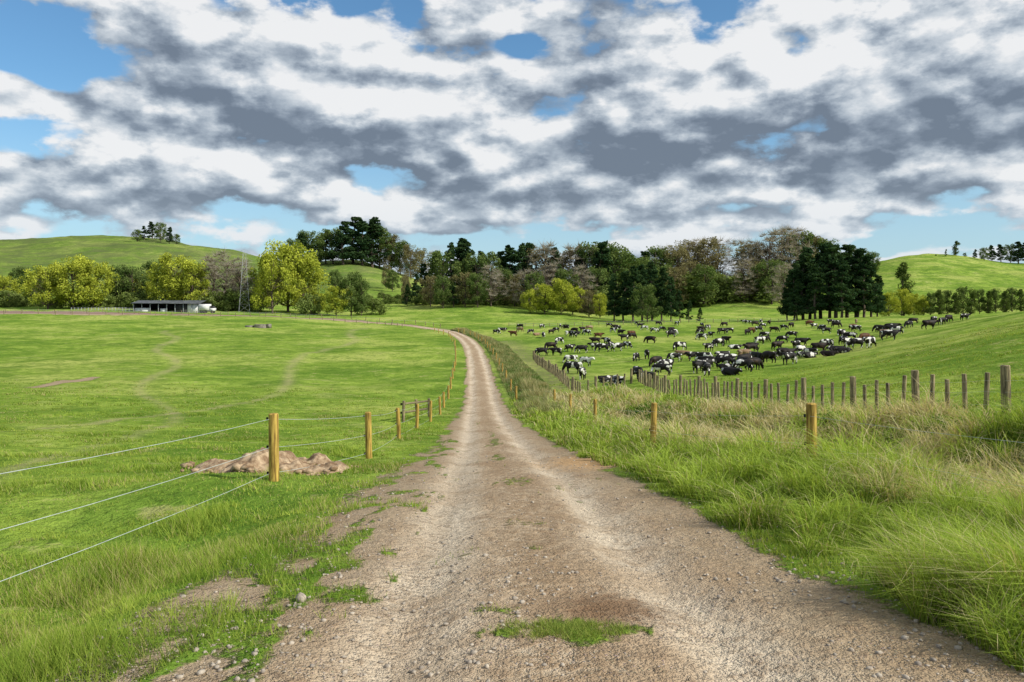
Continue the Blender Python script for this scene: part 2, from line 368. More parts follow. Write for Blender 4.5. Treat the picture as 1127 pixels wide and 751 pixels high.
# ---------------------------------------------------------------- leaf clumps / trees
def leaves(cent,size,col):
    n=len(cent);a=rng.normal(size=(n,3));a/=np.linalg.norm(a,axis=1)[:,None]
    b=np.cross(a,rng.normal(size=(n,3)));b/=np.linalg.norm(b,axis=1)[:,None]
    s=(size*rng.uniform(.6,1.3,n))[:,None]
    VV=np.stack([cent-a*s*.5,cent+b*s*.35,cent+a*s*.55,cent-b*s*.3],1).reshape(-1,3)
    return VV,np.arange(n)[:,None]*4+np.array([[0,1,2,3]]),np.repeat(col,4,0)
def tree_mesh(name,kind,seed):
    r=np.random.default_rng(seed)
    P={'pine':dict(H=25,R=5.6,nc=85,nl=75,ls=.75,c1=(.014,.04,.018),c2=(.08,.135,.05),cr=1.5),
       'willow':dict(H=18,R=8,nc=90,nl=85,ls=.6,c1=(.17,.22,.025),c2=(.54,.58,.08),cr=1.6),
       'broad':dict(H=20,R=8,nc=80,nl=80,ls=.65,c1=(.045,.09,.02),c2=(.20,.26,.08),cr=1.7),
       'brown':dict(H=21,R=7.5,nc=75,nl=50,ls=.6,c1=(.09,.08,.035),c2=(.32,.29,.14),cr=1.6),
       'poplar':dict(H=18,R=2.4,nc=55,nl=60,ls=.5,c1=(.05,.09,.02),c2=(.15,.2,.05),cr=1.1),
       'bare':dict(H=18,R=8,nc=80,nl=0,ls=.5,c1=(.22,.19,.15),c2=(.46,.42,.35),cr=1.8),
       'bush':dict(H=5,R=3.6,nc=26,nl=90,ls=.4,c1=(.07,.11,.025),c2=(.25,.31,.09),cr=1.0)}[kind]
    Hh,R=P['H'],P['R'];mb=MB()
    lean=r.uniform(-.05,.05,2)*Hh
    def ax(t): return np.array([lean[0]*t*t+.25*math.sin(t*7+seed),lean[1]*t*t+.25*math.cos(t*6+seed),Hh*t])
    tr=Hh*.017
    for i in range(7):
        a,b=i/8,(i+1)/8;mb.tube(ax(a)-(np.array([0,0,.6]) if i==0 else 0),ax(b),tr*(1-a)+.04,tr*(1-b)+.04,7,0,col=(.1,.08,.06))
    C=[];rad=[]
    lob=r.uniform(0,6.28,3)
    for i in range(P['nc']):
        if kind=='pine':
            t=r.uniform(.10,1)**.85;pr=R*((1.04-t)**.62)*(1 if t>.2 else .8);cr=P['cr']*(1.15-.6*t)
        elif kind=='poplar':
            t=r.uniform(.08,1);pr=R*math.sin(min(1,(1-t)*1.5+.05)*1.57)*(.6 if t<.15 else 1);cr=P['cr']
        elif kind=='bush':
            t=r.uniform(.1,.85);pr=R*math.sqrt(max(.05,1-t*t));cr=P['cr']
        else:
            t=r.uniform(.18,.97);pr=R*math.sqrt(max(.02,1-((t-.52)/.50)**2));cr=P['cr']
        an=r.uniform(0,6.28);irr=1+.22*math.sin(an*2+lob[0]+t*3)+.16*math.sin(an*3+lob[1]-t*6)
        q=r.uniform(.15,1)**.5*pr*irr*.88
        c=ax(t)*np.array([1,1,0])+np.array([math.cos(an)*q,math.sin(an)*q,Hh*t*(.96)])
        C.append(c);rad.append(cr*r.uniform(.65,1.25))
        if q>pr*.45 or kind=='bare':
            b0=ax(max(.08,t-(.04 if kind=='pine' else .28)*r.uniform(.6,1.2)))
            mid=(b0+c)/2+np.array([0,0,-.3 if kind!='pine' else .1])
            rr=tr*(.28);mb.tube(b0,mid,rr,rr*.65,5,0,cap=False,col=(.1,.08,.06));mb.tube(mid,c,rr*.65,rr*.25,4,0,col=(.1,.08,.06))
    C=np.array(C);rad=np.array(rad)
    pol=mb.polys();VB=np.array(mb.v);CB=np.array(mb.c)
    if kind in('bare','brown'):
        tw=MB()
        for c,cr in zip(C,rad):
            for j in range(34 if kind=='bare' else 14):
                d=r.normal(size=3);d[2]=abs(d[2])*.8;d/=np.linalg.norm(d)
                e=c+d*cr*r.uniform(.6,1.5);w=np.cross(d,r.normal(size=3));w/=np.linalg.norm(w)
                cc=np.array(P['c1'])+(np.array(P['c2'])-np.array(P['c1']))*r.uniform()
                m_=c+(e-c)*.05;tw.v+=[m_-w*.06,m_+w*.06,e];tw.c+=[cc]*3;tw.t.append((tw.n,tw.n+1,tw.n+2,1));tw.n+=3
        A=np.array(tw.t)[:,:3]+len(VB);pol=pol+[(A,1)];VB=np.concatenate([VB,np.array(tw.v)]);CB=np.concatenate([CB,np.array(tw.c)])
    if P['nl']:
        n=P['nl'];cen=np.repeat(C,n,0);d=r.normal(size=(len(cen),3));d/=np.linalg.norm(d,axis=1)[:,None]
        rr=np.repeat(rad,n)*r.uniform(.25,1.1,len(cen))**.5;off=d*rr[:,None]
        if kind=='pine': off[:,2]*=.62
        if kind=='willow': off[:,2]*=1.15
        cen=cen+off;cen[:,2]=np.maximum(cen[:,2],.1)
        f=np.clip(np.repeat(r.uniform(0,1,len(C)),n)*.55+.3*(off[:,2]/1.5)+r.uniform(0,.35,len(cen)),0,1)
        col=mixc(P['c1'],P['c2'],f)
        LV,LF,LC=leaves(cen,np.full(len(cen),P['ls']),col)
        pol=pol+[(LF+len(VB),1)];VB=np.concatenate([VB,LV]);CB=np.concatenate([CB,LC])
    me=build(name,VB,pol,[M_bark,M_leaf],col=CB,link=False);return me,Hh
TM={k:[tree_mesh(k+'_mesh',k,s) for s in range(10,10+c)] for k,c in dict(pine=4,willow=3,broad=3,brown=3,poplar=2,bare=3,bush=3).items()}
NM=dict(pine='pine_tree',willow='willow_tree',broad='broadleaf_tree',brown='budding_tree',poplar='poplar_tree',bare='bare_tree',bush='shrub')
def tree(kind,u,vt,Y,w=1.0):
    Y=Y*random.uniform(.97,1.03);x=(u-CU)/F*Y;z=h1(x,Y);ht=CZ-(vt-HV)/F*Y-z
    if ht<1.5: ht=1.5
    me,H0=random.choice(TM[kind]);o=bpy.data.objects.new(NM[kind],me);sc.collection.objects.link(o)
    s=ht/H0;w=w*random.uniform(.9,1.12);o.location=(x,Y,z-.15);o.scale=(s*w,s*w,s);o.rotation_euler=(0,0,random.uniform(0,6.28))
    return o
for k,u,v,Y,*w in [
 ('broad',-12,296,312),('willow',3,302,300),('broad',22,292,325),('broad',40,297,325),('willow',52,290,296),('willow',80,281,300,1.15),('willow',103,286,304),('broad',128,290,325),('broad',146,292,320),('willow',160,300,318),
 ('broad',172,286,325),('willow',192,278,300,1.05),('willow',212,287,304),('bare',236,278,303),('bare',248,274,300),('bare',264,284,305),('broad',280,300,330),
 ('willow',300,276,296,.8),('willow',318,265,298,.95),('willow',334,282,300,.75),('broad',386,298,300,.8),('willow',370,314,298),('willow',352,322,300),('broad',398,306,305,.7),('bush',342,322,296),('bush',410,326,305),
 ('broad',368,296,420,.8),('brown',425,290,440,.8),('broad',432,296,430),('brown',448,298,400,.6),
 ('broad',151,252,620),('pine',159,248,620,1.5),('pine',168,243,622,1.6),('broad',177,244,620),('pine',186,249,618,1.5),('broad',194,257,620),
 ('broad',322,262,505),('pine',330,256,512,1.3),('broad',338,253,515),('broad',350,262,515),('pine',358,252,520,1.4),('broad',366,250,520),('pine',377,241,520,1.4),('pine',388,236,522,1.6),('pine',399,240,520,1.5),('pine',409,238,518,1.5),('broad',418,248,520),('brown',430,256,520),('broad',440,264,520),('brown',452,268,525),('brown',464,272,520),
 ('pine',458,300,365),('pine',468,288,370),('pine',478,274,375),('broad',487,276,372),('pine',496,265,380),('pine',505,260,380,1.2),('pine',514,260,380,1.2),('broad',524,278,370),('pine',533,274,378),('broad',541,276,375),('pine',551,274,372),('pine',561,268,375,1.2),('pine',571,266,378),('pine',581,264,380,1.1),('brown',591,270,372),('bare',601,266,376),('pine',610,270,374),('brown',621,271,376),('bare',632,268,370),('pine',640,274,376),('broad',650,266,374),('pine',659,263,376,1.2),('broad',669,264,374),('broad',680,274,370),('broad',692,280,380),
 ('brown',474,302,345),('broad',488,302,343),('pine',499,304,340,.9),('brown',512,298,345),('broad',526,300,343),('bare',540,290,345),('broad',553,294,345),('brown',566,300,345),('bare',577,296,340),('broad',588,298,345),('bare',604,288,350),('broad',622,295,350),('bare',640,290,350),('broad',656,293,348),('pine',448,312,350),('brown',446,300,360,.5),
 ('willow',583,318,325),('willow',600,312,322),('willow',618,306,325,.9),('willow',630,314,325),('bare',590,316,318),('brown',648,318,320),('willow',660,322,320,.8),
 ('pine',676,302,292),('pine',686,296,290),('pine',697,291,292,1.1),('pine',707,289,290),('pine',718,286,292,1.1),('pine',728,293,290),('pine',738,303,290),('pine',748,318,290),('pine',758,330,288),('broad',712,312,284),('pine',770,338,288),
 ('broad',700,280,470),('pine',712,274,480,1.2),('broad',724,270,485),('bare',735,270,485),('brown',746,268,485),('brown',758,262,490),('bare',768,260,490),('brown',779,259,490),('bare',790,262,520),('bare',816,264,490),('brown',826,266,490),('brown',838,272,485),('bare',848,252,490),('bare',860,247,492),('bare',870,250,490),('broad',880,254,490),('brown',892,258,490),('broad',905,262,490),('brown',945,272,500),('broad',960,276,500),
 ('broad',730,290,440),('brown',744,292,440),('brown',760,286,442),('broad',776,290,440),('bare',818,284,440),('brown',834,286,440),('broad',850,284,430),('bare',862,288,420),('broad',792,300,440),
 ('pine',866,303,268),('pine',874,286,270,1.1),('pine',883,275,272,1.2),('pine',892,268,270,1.2),('pine',902,264,272,1.3),('pine',912,266,268,1.2),('pine',921,267,272,1.3),('pine',931,265,270,1.2),('pine',941,270,270,1.2),('pine',950,277,268,1.1),('pine',958,287,270,1.1),('pine',965,302,268),('pine',897,290,262,1.2),('pine',926,288,262,1.2),('pine',945,296,263,1.2),('pine',877,306,262,1.1),
 ('willow',978,322,292),('willow',992,317,296),('willow',1006,322,294),('poplar',994,288,300,1.3),('willow',1016,328,296),
 ('broad',1030,284,600),('poplar',1041,274,600,1.2),('poplar',1052,265,598,1.8),('broad',1062,278,600),('pine',1073,274,600,1.4),('broad',1083,272,602),('pine',1092,269,600,1.4),('pine',1102,268,600,1.5),('broad',1112,268,600),('pine',1121,265,600,1.5),('pine',1131,266,600,1.5),('broad',1141,268,600),('broad',1155,270,600)]:
    tree(k,u,v,Y,*(w or []))
for u in range(1024,1190,9): tree('poplar' if u%2 else 'broad',u,317+random.uniform(-3,5),294,1.5 if u%2 else .8)
for u in range(-40,290,10): tree('bush',u,322+random.uniform(-5,8),306,1.2)
for u in range(395,460,9): tree('bush',u,325+random.uniform(-5,5),360)
for u in range(455,700,11): tree('bush',u,322+random.uniform(-8,6),358+random.uniform(-6,6),1.3)
for u in range(690,870,12): tree('bush',u,302+random.uniform(-6,6),455,1.4)

# ---------------------------------------------------------------- roadside scrub in the ditch
cent=[];cs=[]
for i in range(190):
    Y=9+36*rng.uniform()**1.3;x0=np.interp(Y,RP[:12,1],RP[:12,0])+rng.uniform(5.4,9.8)
    if vnoise(x0/2.5,Y/2.5,5)<.35: continue
    R=rng.uniform(.18,.50);z=h1(x0,Y);n=int(420*R/.3)
    d=rng.normal(size=(n,3));d/=np.linalg.norm(d,axis=1)[:,None];d[:,2]=np.abs(d[:,2]);q=rng.uniform(.3,1.15,n)[:,None]
    c=np.array([x0,Y,z])+d*q*R*np.array([1.5,1.5,1.15]);cent.append(c)
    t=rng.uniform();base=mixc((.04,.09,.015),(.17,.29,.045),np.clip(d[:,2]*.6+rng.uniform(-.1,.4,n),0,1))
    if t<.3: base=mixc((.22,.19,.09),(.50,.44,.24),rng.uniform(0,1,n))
    cs.append(base)
cent=np.concatenate(cent);cs=np.concatenate(cs)
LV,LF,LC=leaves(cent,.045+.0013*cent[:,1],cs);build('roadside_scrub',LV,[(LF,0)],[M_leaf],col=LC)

# ---------------------------------------------------------------- stones
import bmesh
bm=bmesh.new();bmesh.ops.create_icosphere(bm,subdivisions=1,radius=1);ico=np.array([v.co[:] for v in bm.verts]);icf=np.array([[v.index for v in f.verts] for f in bm.faces]);bm.free()
def stones(name,x,y,r,mat,sink=.3):
    n=len(x);k=len(ico);VV=ico[None]*(1+rng.uniform(-.28,.28,(n,k,1)))*rng.uniform(.65,1.2,(n,1,3))*r[:,None,None]
    VV[:,:,2]*=.65;z=H(x,y)+r.astype(float)*.65*(1-sink)*.5
    VV=VV+np.stack([x,y,z],1)[:,None,:]
    return build(name,VV.reshape(-1,3),[((np.arange(n)[:,None,None]*k+icf[None]).reshape(-1,3),0)],[mat])
x,y=sample(16000,2.8,22,-50,1200);rd=road_d(x,y);k=(np.abs(rd)<2.6)&(vnoise(x/.5,y/.8,15)+.25*(np.abs(rd)>1.1)+.2*(rd<-1)>.52);x,y=x[k],y[k]
stones('gravel',x,y,.003+.018*rng.uniform(0,1,len(x))**6+.0003*y,M_stone)
stones('rock',np.array([-1.41]),np.array([5.3]),np.array([.05]),M_stone,0)
MX,MY=-4.75,15.9
gx,gy=np.meshgrid(np.linspace(-1.6,1.6,110),np.linspace(-1.0,1.0,80));wx=gx+MX;wy=gy*1.5+MY
prof=np.clip(1-(gx/1.55)**2-(gy/.95)**2,0,1)
hz=prof**.7*(.05+.75*np.abs(fbm(gx*1.5+5,gy*2.4,17,5)-.35)*1.4)+.16*(fbm(gx*6,gy*8,19,4)-.5)*(prof>0)*prof**.4
VV=np.stack([wx.ravel(),wy.ravel(),(H(wx,wy)+hz-.03).ravel()],1);ii=np.arange(110*80).reshape(80,110)
qq=np.stack([ii[:-1,:-1],ii[:-1,1:],ii[1:,1:],ii[1:,:-1]],-1).reshape(-1,4);qq=qq[(prof.ravel()[qq].max(1)>.02)]
build('dirt_mound',VV,[(qq,0)],[M_clay],smooth=False)
n=420;a=rng.uniform(0,6.28,n);q=rng.uniform(.1,1.2,n);sx_=MX+np.cos(a)*q*1.5;sy_=MY+np.sin(a)*q*1.4
stones('dirt_clods',sx_,sy_,.02+.10*rng.uniform(0,1,n)**3,M_clay,-1.2)

# ---------------------------------------------------------------- fences
def post(mb,x,y,h,r,lean=.03,mat=0,n=8):
    z=h1(x,y);l=rng.normal(0,lean,2);p0=np.array([x,y,z-.2]);p1=np.array([x+l[0],y+l[1],z+h])
    mb.tube(p0,p1,r*1.03,r*.97,n,mat,cap=False);d=(p1-p0)/np.linalg.norm(p1-p0);mb.tube(p1,p1+d*r*.18,r*.97,r*.8,n,mat)
    return p0+d*.2,p1
def fence(name,pts,h,r,wires,mats,hs=None,wr=.004,n=8,lean=.03):
    mb=MB();tops=[]
    for i,(x,y) in enumerate(pts):
        hh=(hs[i] if hs is not None else h);rr=r[i] if hasattr(r,'__len__') else r
        tops.append(post(mb,x,y,hh,rr,lean,0,n))
        if y<40 and wires and name=='wire_fence':
            for w in wires: b,t=tops[-1];c=b+(t-b)*w/hh;mb.tube(c-np.array([rr+.02,0,.02]),c-np.array([rr+.02,0,-.03]),.018,.018,6,2)
    for w in wires:
        for (b0,t0),(b1,t1) in zip(tops[:-1],tops[1:]):
            a=b0+np.array([-.0,0,w])-[.07,0,0];b=b1+np.array([0,0,w])-[.07,0,0];k=5 if a[1]<40 else 1
            L=np.linalg.norm(b-a);sag=.006*L
            for i in range(k):
                f0,f1=i/k,(i+1)/k;q0=a+(b-a)*f0-[0,0,sag*4*f0*(1-f0)];q1=a+(b-a)*f1-[0,0,sag*4*f1*(1-f1)];mb.tube(q0,q1,wr,wr,5,1,cap=False)
    return mb.obj(name,mats)
cxr=lambda y: float(np.interp(y,RP[:12,1],RP[:12,0]))
LP=[(-4.35,-4),(-4.4,4.6),(-4.03,13.5),(-3.46,19.3),(-4.1,29),(-4.3,36),(-4.4,43),(-4.5,50)]+[(cxr(y)-2.9,y) for y in range(58,210,9)]
fence('wire_fence',LP,1.12,[.085,.085,.088,.08,.075,.075,.075,.075]+[.09]*30,[1.04,.56,.12],[M_post,M_wire,M_black],wr=.0036)
RPp=[(5.6,5.2),(4.86,12.9),(3.4,19.3),(3.55,34),(3.2,44),(2.9,54)]+[(cxr(y)+2.6,y) for y in range(63,200,9)]
fence('wire_fence',RPp,1.14,[.09,.088,.075,.075,.075,.075]+[.09]*30,[.95,.5],[M_post,M_wire,M_black],wr=.002)
PP=[];y=13.5
while y<70: PP.append((11+.1*math.sin(y*.3),y));y+=.78+.008*y*.3
PP2=PP+[(11-5.6*t,70-7*t) for t in np.linspace(.12,1,8)]
PP2+=[(5.4+(3.0-5.4)*t,63+(112-63)*t) for t in np.linspace(.03,1,34)]
hs=[1.28 if i%5==0 else random.uniform(.98,1.14) for i in range(len(PP2))]
fence('batten_fence',PP2,1.1,[(.095 if i%5==0 else .05)+.0004*p[1] for i,p in enumerate(PP2)],[.95,.7,.4],[M_postg,M_wire,M_black],hs=hs,wr=.002,n=6,lean=.035)
for off in(6,-6):
    P_=[];
    for i in range(len(RC)-1):
        if RC[i,1]>220 and RC[i,0]<-25:
            d=RC[i+1]-RC[i];d/=np.linalg.norm(d);nrm=np.array([d[1],-d[0]]);P_.append(tuple(RC[i]+nrm*off))
    fence('lane_fence',P_,1.2,.11,[1.0],[M_postg,M_wire,M_black],wr=.02,n=5)
P_=[((u-CU)/F*248,248) for u in range(560,880,9)];fence('paddock_fence',P_,1.2,.1,[1.0,.5],[M_postg,M_wire,M_black],wr=.02,n=5)
mb=MB();
for yy_ in(41,44,47): post(mb,-5.6+(yy_-41)*.12,yy_,1.1,.08)
z0,z1=h1(-5.6,41),h1(-4.9,47)
for hh in(.5,.95): mb.tube((-5.7,41,z0+hh),(-5.0,47,z1+hh),.07,.07,4)
mb.obj('timber_rail',[M_postg])

# ---------------------------------------------------------------- milking shed, truck, trough, pylons
def shed():
    Y=281;x0=(147-CU)/F*Y;x1=(220-CU)/F*Y;z=h1((x0+x1)/2,Y);root=bpy.data.objects.new('milking_shed',None);sc.collection.objects.link(root);root.location=(x0,Y,z)
    L=x1-x0
    def part(nm,mb,mats,r=root): o=mb.obj(nm,mats);o.parent=r
    m=MB();m.quad([(-.6,-.8,3.0),(L+.6,-.8,3.0),(L+.6,5,4.0),(-.6,5,4.0)]);m.quad([(-.6,5,4.0),(L+.6,5,4.0),(L+.6,10.6,3.0),(-.6,10.6,3.0)]);m.box((-.6,-.86,2.8),(L+.6,-.8,3.02));part('roof',m,[M_iron])
    m=MB();m.box((0,9.8,-1),(L,10,3.1));m.box((0,.1,-1),(.2,9.8,3.1));m.box((L*.62,.1,-1),(L*.8,9.7,2.9));part('walls',m,[M_dark])
    m=MB()
    for i in range(9): m.box((L*i/8-.12,-.12,-1),(L*i/8+.12,.1,2.8))
    part('posts',m,[M_steel])
    m=MB();m.box((.3,.2,-1),(L*.25,.3,1.3));m.box((L*.81,.15,-1),(L-.2,.3,2.7));m.box((L*.4,.2,-1),(L*.5,.3,1.1));part('panels',m,[M_white])
    m=MB()
    for i in range(18): m.box((-22+i*1.2,-.1,-1),(-21.9+i*1.2,.1,1.5))
    for hh in(.6,1.0,1.4): m.box((-22,-.05,hh),(-.3,.05,hh+.07))
    part('yard_rails',m,[M_steel])
    xt=x1+1.2;zt=h1(xt+2,Y-3);tr=bpy.data.objects.new('white_truck',None);sc.collection.objects.link(tr);tr.location=(xt,Y-3,zt)
    m=MB();m.box((0,-1.1,.9),(3.6,1.1,3.1));m.box((3.75,-1.05,.7),(5.3,1.05,1.7));m.quad([(3.75,-1.05,2.5),(4.7,-1.0,2.5),(4.7,1.0,2.5),(3.75,1.05,2.5)]);m.box((3.75,-1.04,1.7),(3.9,1.04,2.49));part('body',m,[M_white],tr)
    m=MB();m.quad([(3.9,-1.03,1.71),(5.2,-1.03,1.71),(4.7,-1.0,2.49),(3.9,-1.0,2.49)]);m.quad([(5.2,-1.03,1.71),(5.2,1.03,1.71),(4.7,1.0,2.49),(4.7,-1.0,2.49)]);part('cab_windows',m,[M_dark],tr)
    m=MB()
    for wx_ in(.8,1.7,4.5):
        for s_ in(-1,1): m.tube((wx_,s_*.8,.45),(wx_,s_*1.12,.45),.45,.45,14)
    m.box((.1,-.5,.5),(5,.5,.88));part('wheels_and_chassis',m,[M_tyre],tr)
shed()
x,y,z=survey(287,361);m=MB();m.tube((x,y,z-.3),(x,y,z+.8),1.6,1.6,18,cap=False);m.tube((x,y,z+.8),(x,y,z+.55),1.6,1.3,18);m.box((x-3.8,y-.6,z-.3),(x-1.8,y+.6,z+.5));m.box((x+1.7,y-.5,z-.2),(x+2.6,y+.5,z+.9));m.obj('water_trough',[M_conc])
def pylon(u,vt,Y):
    x=(u-CU)/F*Y;z=h1(x,Y);Ht=CZ-(vt-HV)/F*Y-z;m=MB();q=Y/3000
    lv=np.linspace(0,1,9);w=lambda t:Ht*.065*(1-t)**1.1+.4
    for a,b in zip(lv[:-1],lv[1:]):
        wa,wb=w(a),w(b);ca=[(sx*wa,sy*wa,Ht*a) for sx,sy in((-1,-1),(1,-1),(1,1),(-1,1))];cb=[(sx*wb,sy*wb,Ht*b) for sx,sy in((-1,-1),(1,-1),(1,1),(-1,1))]
        for i in range(4):
            j=(i+1)%4;m.tube(ca[i],cb[i],.55*q,.45*q,4);m.tube(ca[i],cb[j],.22*q,.22*q,4);m.tube(ca[j],cb[i],.22*q,.22*q,4);m.tube(cb[i],cb[j],.22*q,.22*q,4)
    for t,L in((.66,.13),(.79,.15),(.92,.10)):
        for s_ in(-1,1): m.tube((s_*w(t),0,Ht*t),(s_*Ht*L,0,Ht*t+.3),.5*q,.3*q,4);m.tube((s_*w(t),0,Ht*t+2.0),(s_*Ht*L,0,Ht*t+.3),.35*q,.25*q,4);m.tube((s_*Ht*L,0,Ht*t+.3),(s_*Ht*L,0,Ht*t-1.4),.35*q,.35*q,4)
    o=m.obj('power_pylon',[M_steel]);o.location=(x,Y,z);o.rotation_euler=(0,0,.3)
pylon(269,275,291);pylon(801,264,445)

# ---------------------------------------------------------------- cows
def cow_mesh(nm,neck,head,lying=False,step=0,turn=0):
    vs=[];es=[]
    def v(p,r): vs.append((p,r));return len(vs)-1
    def ch(st,L):
        for p,r in L: i=v(p,r);es.append((st,i));st=i
        return st
    hip=v((-.72,0,1.08),(.36,.33));mid=ch(hip,[((-.32,0,.98),(.45,.45)),((.1,0,.96),(.46,.46))]);ch2=ch(mid,[((.45,0,.99),(.40,.43))])
    rump=ch(hip,[((-.96,0,1.13),(.22,.24))])
    w=ch(ch2,[((.70,0,1.08),(.28,.33))])
    nk=ch(w,neck);po=ch(nk,[head[0]]);ch(po,head[1:])
    px,py_,pz=head[0][0]
    for s_ in(-1,1): ch(po,[((px-.02,py_+s_*.18,pz+.05),(.06,.04)),((px-.04,py_+s_*.30,pz+.02),(.03,.055))])
    if not lying:
        for s_ in(-1,1):
            d=step*s_
            ch(ch2,[((.52+d*.3,s_*.20,.62),(.14,.13)),((.53+d,s_*.20,.38),(.075,.075)),((.50+d*1.2,s_*.20,.12),(.055,.055)),((.54+d*1.2,s_*.20,.03),(.07,.065))])
            ch(hip,[((-.64-d*.3,s_*.22,.72),(.22,.17)),((-.88-d,s_*.21,.44),(.085,.075)),((-.82-d*1.1,s_*.21,.13),(.055,.055)),((-.77-d*1.1,s_*.21,.03),(.07,.065))])
        ch(hip,[((-.52,0,.60),(.19,.18))])
        ch(rump,[((-1.10,0,1.08),(.045,.045)),((-1.13,.02,.72),(.03,.03)),((-1.12,.03,.38),(.06,.055))])
    else:
        for s_ in(-1,1):
            ch(ch2,[((.62,s_*.30,.76),(.13,.12)),((.88,s_*.26,.70),(.075,.07)),((.64,s_*.34,.68),(.06,.06))])
            ch(hip,[((-.55,s_*.38,.80),(.2,.16)),((-.35,s_*.46,.70),(.08,.07)),((-.05,s_*.46,.68),(.06,.06))])
        ch(rump,[((-1.10,.05,1.0),(.045,.045)),((-1.14,.12,.72),(.035,.035))])
    me=bpy.data.meshes.new(nm+'_sk');me.from_pydata([p for p,_ in vs],es,[]);o=bpy.data.objects.new('tmp',me);sc.collection.objects.link(o)
    bpy.context.view_layer.objects.active=o
    md=o.modifiers.new('s','SKIN');sv=me.skin_vertices[0].data
    for i,(_,r) in enumerate(vs): sv[i].radius=r;sv[i].use_root=(i==0)
    md.branch_smoothing=.3
    o.modifiers.new('u','SUBSURF').levels=1;o.modifiers['u'].render_levels=1
    dg=bpy.context.evaluated_depsgraph_get();r=bpy.data.meshes.new_from_object(o.evaluated_get(dg));r.name=nm
    bpy.data.objects.remove(o)
    for p in r.polygons: p.use_smooth=True
    if lying:
        for q in r.vertices: q.co.z-=.60
    return r
grz=([((.92,0,.84),(.19,.23))],[((1.08,.0,.50),(.15,.15)),((1.16,.0,.28),(.13,.12)),((1.22,.0,.11),(.105,.11))])
grz2=([((.90,.08,.84),(.19,.23))],[((1.02,.20,.50),(.15,.15)),((1.08,.28,.28),(.13,.12)),((1.12,.33,.11),(.105,.11))])
std=([((.92,0,1.14),(.19,.24))],[((1.12,0,1.26),(.155,.155)),((1.27,0,1.12),(.13,.135)),((1.39,0,1.0),(.105,.11))])
std2=([((.90,.1,1.14),(.19,.24))],[((1.02,.26,1.26),(.155,.155)),((1.06,.42,1.12),(.13,.135)),((1.09,.54,1.0),(.105,.11))])
CM={'g':[cow_mesh('cow_grazing',*grz),cow_mesh('cow_grazing_b',*grz2,step=.12),cow_mesh('cow_grazing_c',*grz,step=-.14)],'s':[cow_mesh('cow_standing',*std),cow_mesh('cow_walking',*std,step=.14),cow_mesh('cow_looking',*std2)],'l':[cow_mesh('cow_lying',*std,lying=True),cow_mesh('cow_lying_b',*std2,lying=True)]}
def hide(name,base,patch,th):
    m,t,b=newmat(name);tc=t.n('ShaderNodeTexCoord').outputs['Object'];oi=t.n('ShaderNodeObjectInfo').outputs['Random']
    off=t.n('ShaderNodeCombineXYZ');t.L(t.m('MULTIPLY',oi,37),off.inputs[0]);t.L(t.m('MULTIPLY',oi,91),off.inputs[2])
    n=t.noise(t.vm('ADD',tc,off.outputs[0]),1.9,1,.4);f=t.mr(n,th,th+.02)
    fine=t.noise(tc,14,3,.6);c=t.mix(f,base,patch);c=t.mix(t.mr(fine,.4,.8,0,.4),c,tuple(.6*q for q in base))
    t.L(c,b.inputs['Base Color']);b.inputs['Roughness'].default_value=.6;return m
HM=[hide('hide_friesian',(.014,.012,.011),(.74,.72,.66),.55),hide('hide_black',(.012,.010,.009),(.68,.65,.6),.63),hide('hide_black_plain',(.016,.011,.009),(.05,.03,.018),.6),hide('hide_white',(.02,.017,.015),(.74,.72,.66),.47),hide('hide_red_brown',(.085,.036,.016),(.14,.06,.025),.5),hide('hide_fawn',(.25,.16,.09),(.4,.3,.2),.6)]
for L in CM.values():
    for m_ in L: m_.materials.clear();m_.materials.append(HM[0])
placed=[]
def cow(u,v,pose=None,hm=None,ang=None,mind=1.7):
    x,y,z=survey(u,v)
    if y>240 or y<60 or (u>880 and y<88): return
    for a,b in placed:
        if (a-x)**2+(b-y)**2<mind**2: return
    placed.append((x,y));pose=pose or random.choices('gsl',[.6,.35,.05])[0]
    o=bpy.data.objects.new('cow',random.choice(CM[pose]));sc.collection.objects.link(o)
    hm=hm if hm is not None else random.choices(range(6),[.30,.40,.22,.02,.045,.015])[0]
    o.material_slots[0].link='OBJECT';o.material_slots[0].material=HM[hm]
    s_=random.uniform(.86,1.0);o.scale=(s_,s_,s_);o.location=(x,y,z-.015)
    o.rotation_euler=(0,0,ang if ang is not None else random.choice([0,math.pi,random.uniform(0,6.28)])+random.uniform(-.7,.7))
for a in [(628,401,'g',3),(641,418,'s',0),(630,412,'g',0),(645,404,'s',3),(627,388,'s',1),(640,389,'g',1),(655,386,'s',0,3.1),(663,388,'g',0,3.1),(672,385,'g',1),(680,387,'s',0),(690,384,'g',0),(655,379,'s',2),(668,380,'s',1),(598,372,'g'),(606,386,'g',2),(596,392,'g',1),(612,392,'s',1),
 (700,398,'g'),(712,396,'s',1),(722,404,'g',2),(733,410,'s',0),(742,399,'g'),(752,396,'s',5),(763,398,'s',1),(775,400,'g',0),(668,421,'l',1),(679,423,'l',0),(690,420,'s',2),(702,419,'g',1),(712,417,'l',1),(728,414,'g',0),(1023,363,'s',2),(1028,356,'g',1),(1044,355,'g',2),(1062,353,'s',1),(1037,358,'s',1),(1000,361,'g',1),(985,369,'s',0),(975,373,'g',5),(1005,357,'g',2)]: cow(*a)
for i in range(130):
    t=random.random();u=765+215*t;v=411-29*t+random.gauss(0,4.5);cow(u,min(v,414),random.choices('gsl',[.35,.5,.15])[0],mind=2.0)
for i in range(35): cow(random.uniform(770,975),random.uniform(374,394),mind=3)
for i in range(120): cow(random.uniform(545,1000),random.uniform(356,373),mind=4.5)
for i in range(32): cow(random.uniform(590,800),random.uniform(368,390),mind=4)
for i in range(16): cow(random.uniform(540,640),random.uniform(357,366),mind=5)

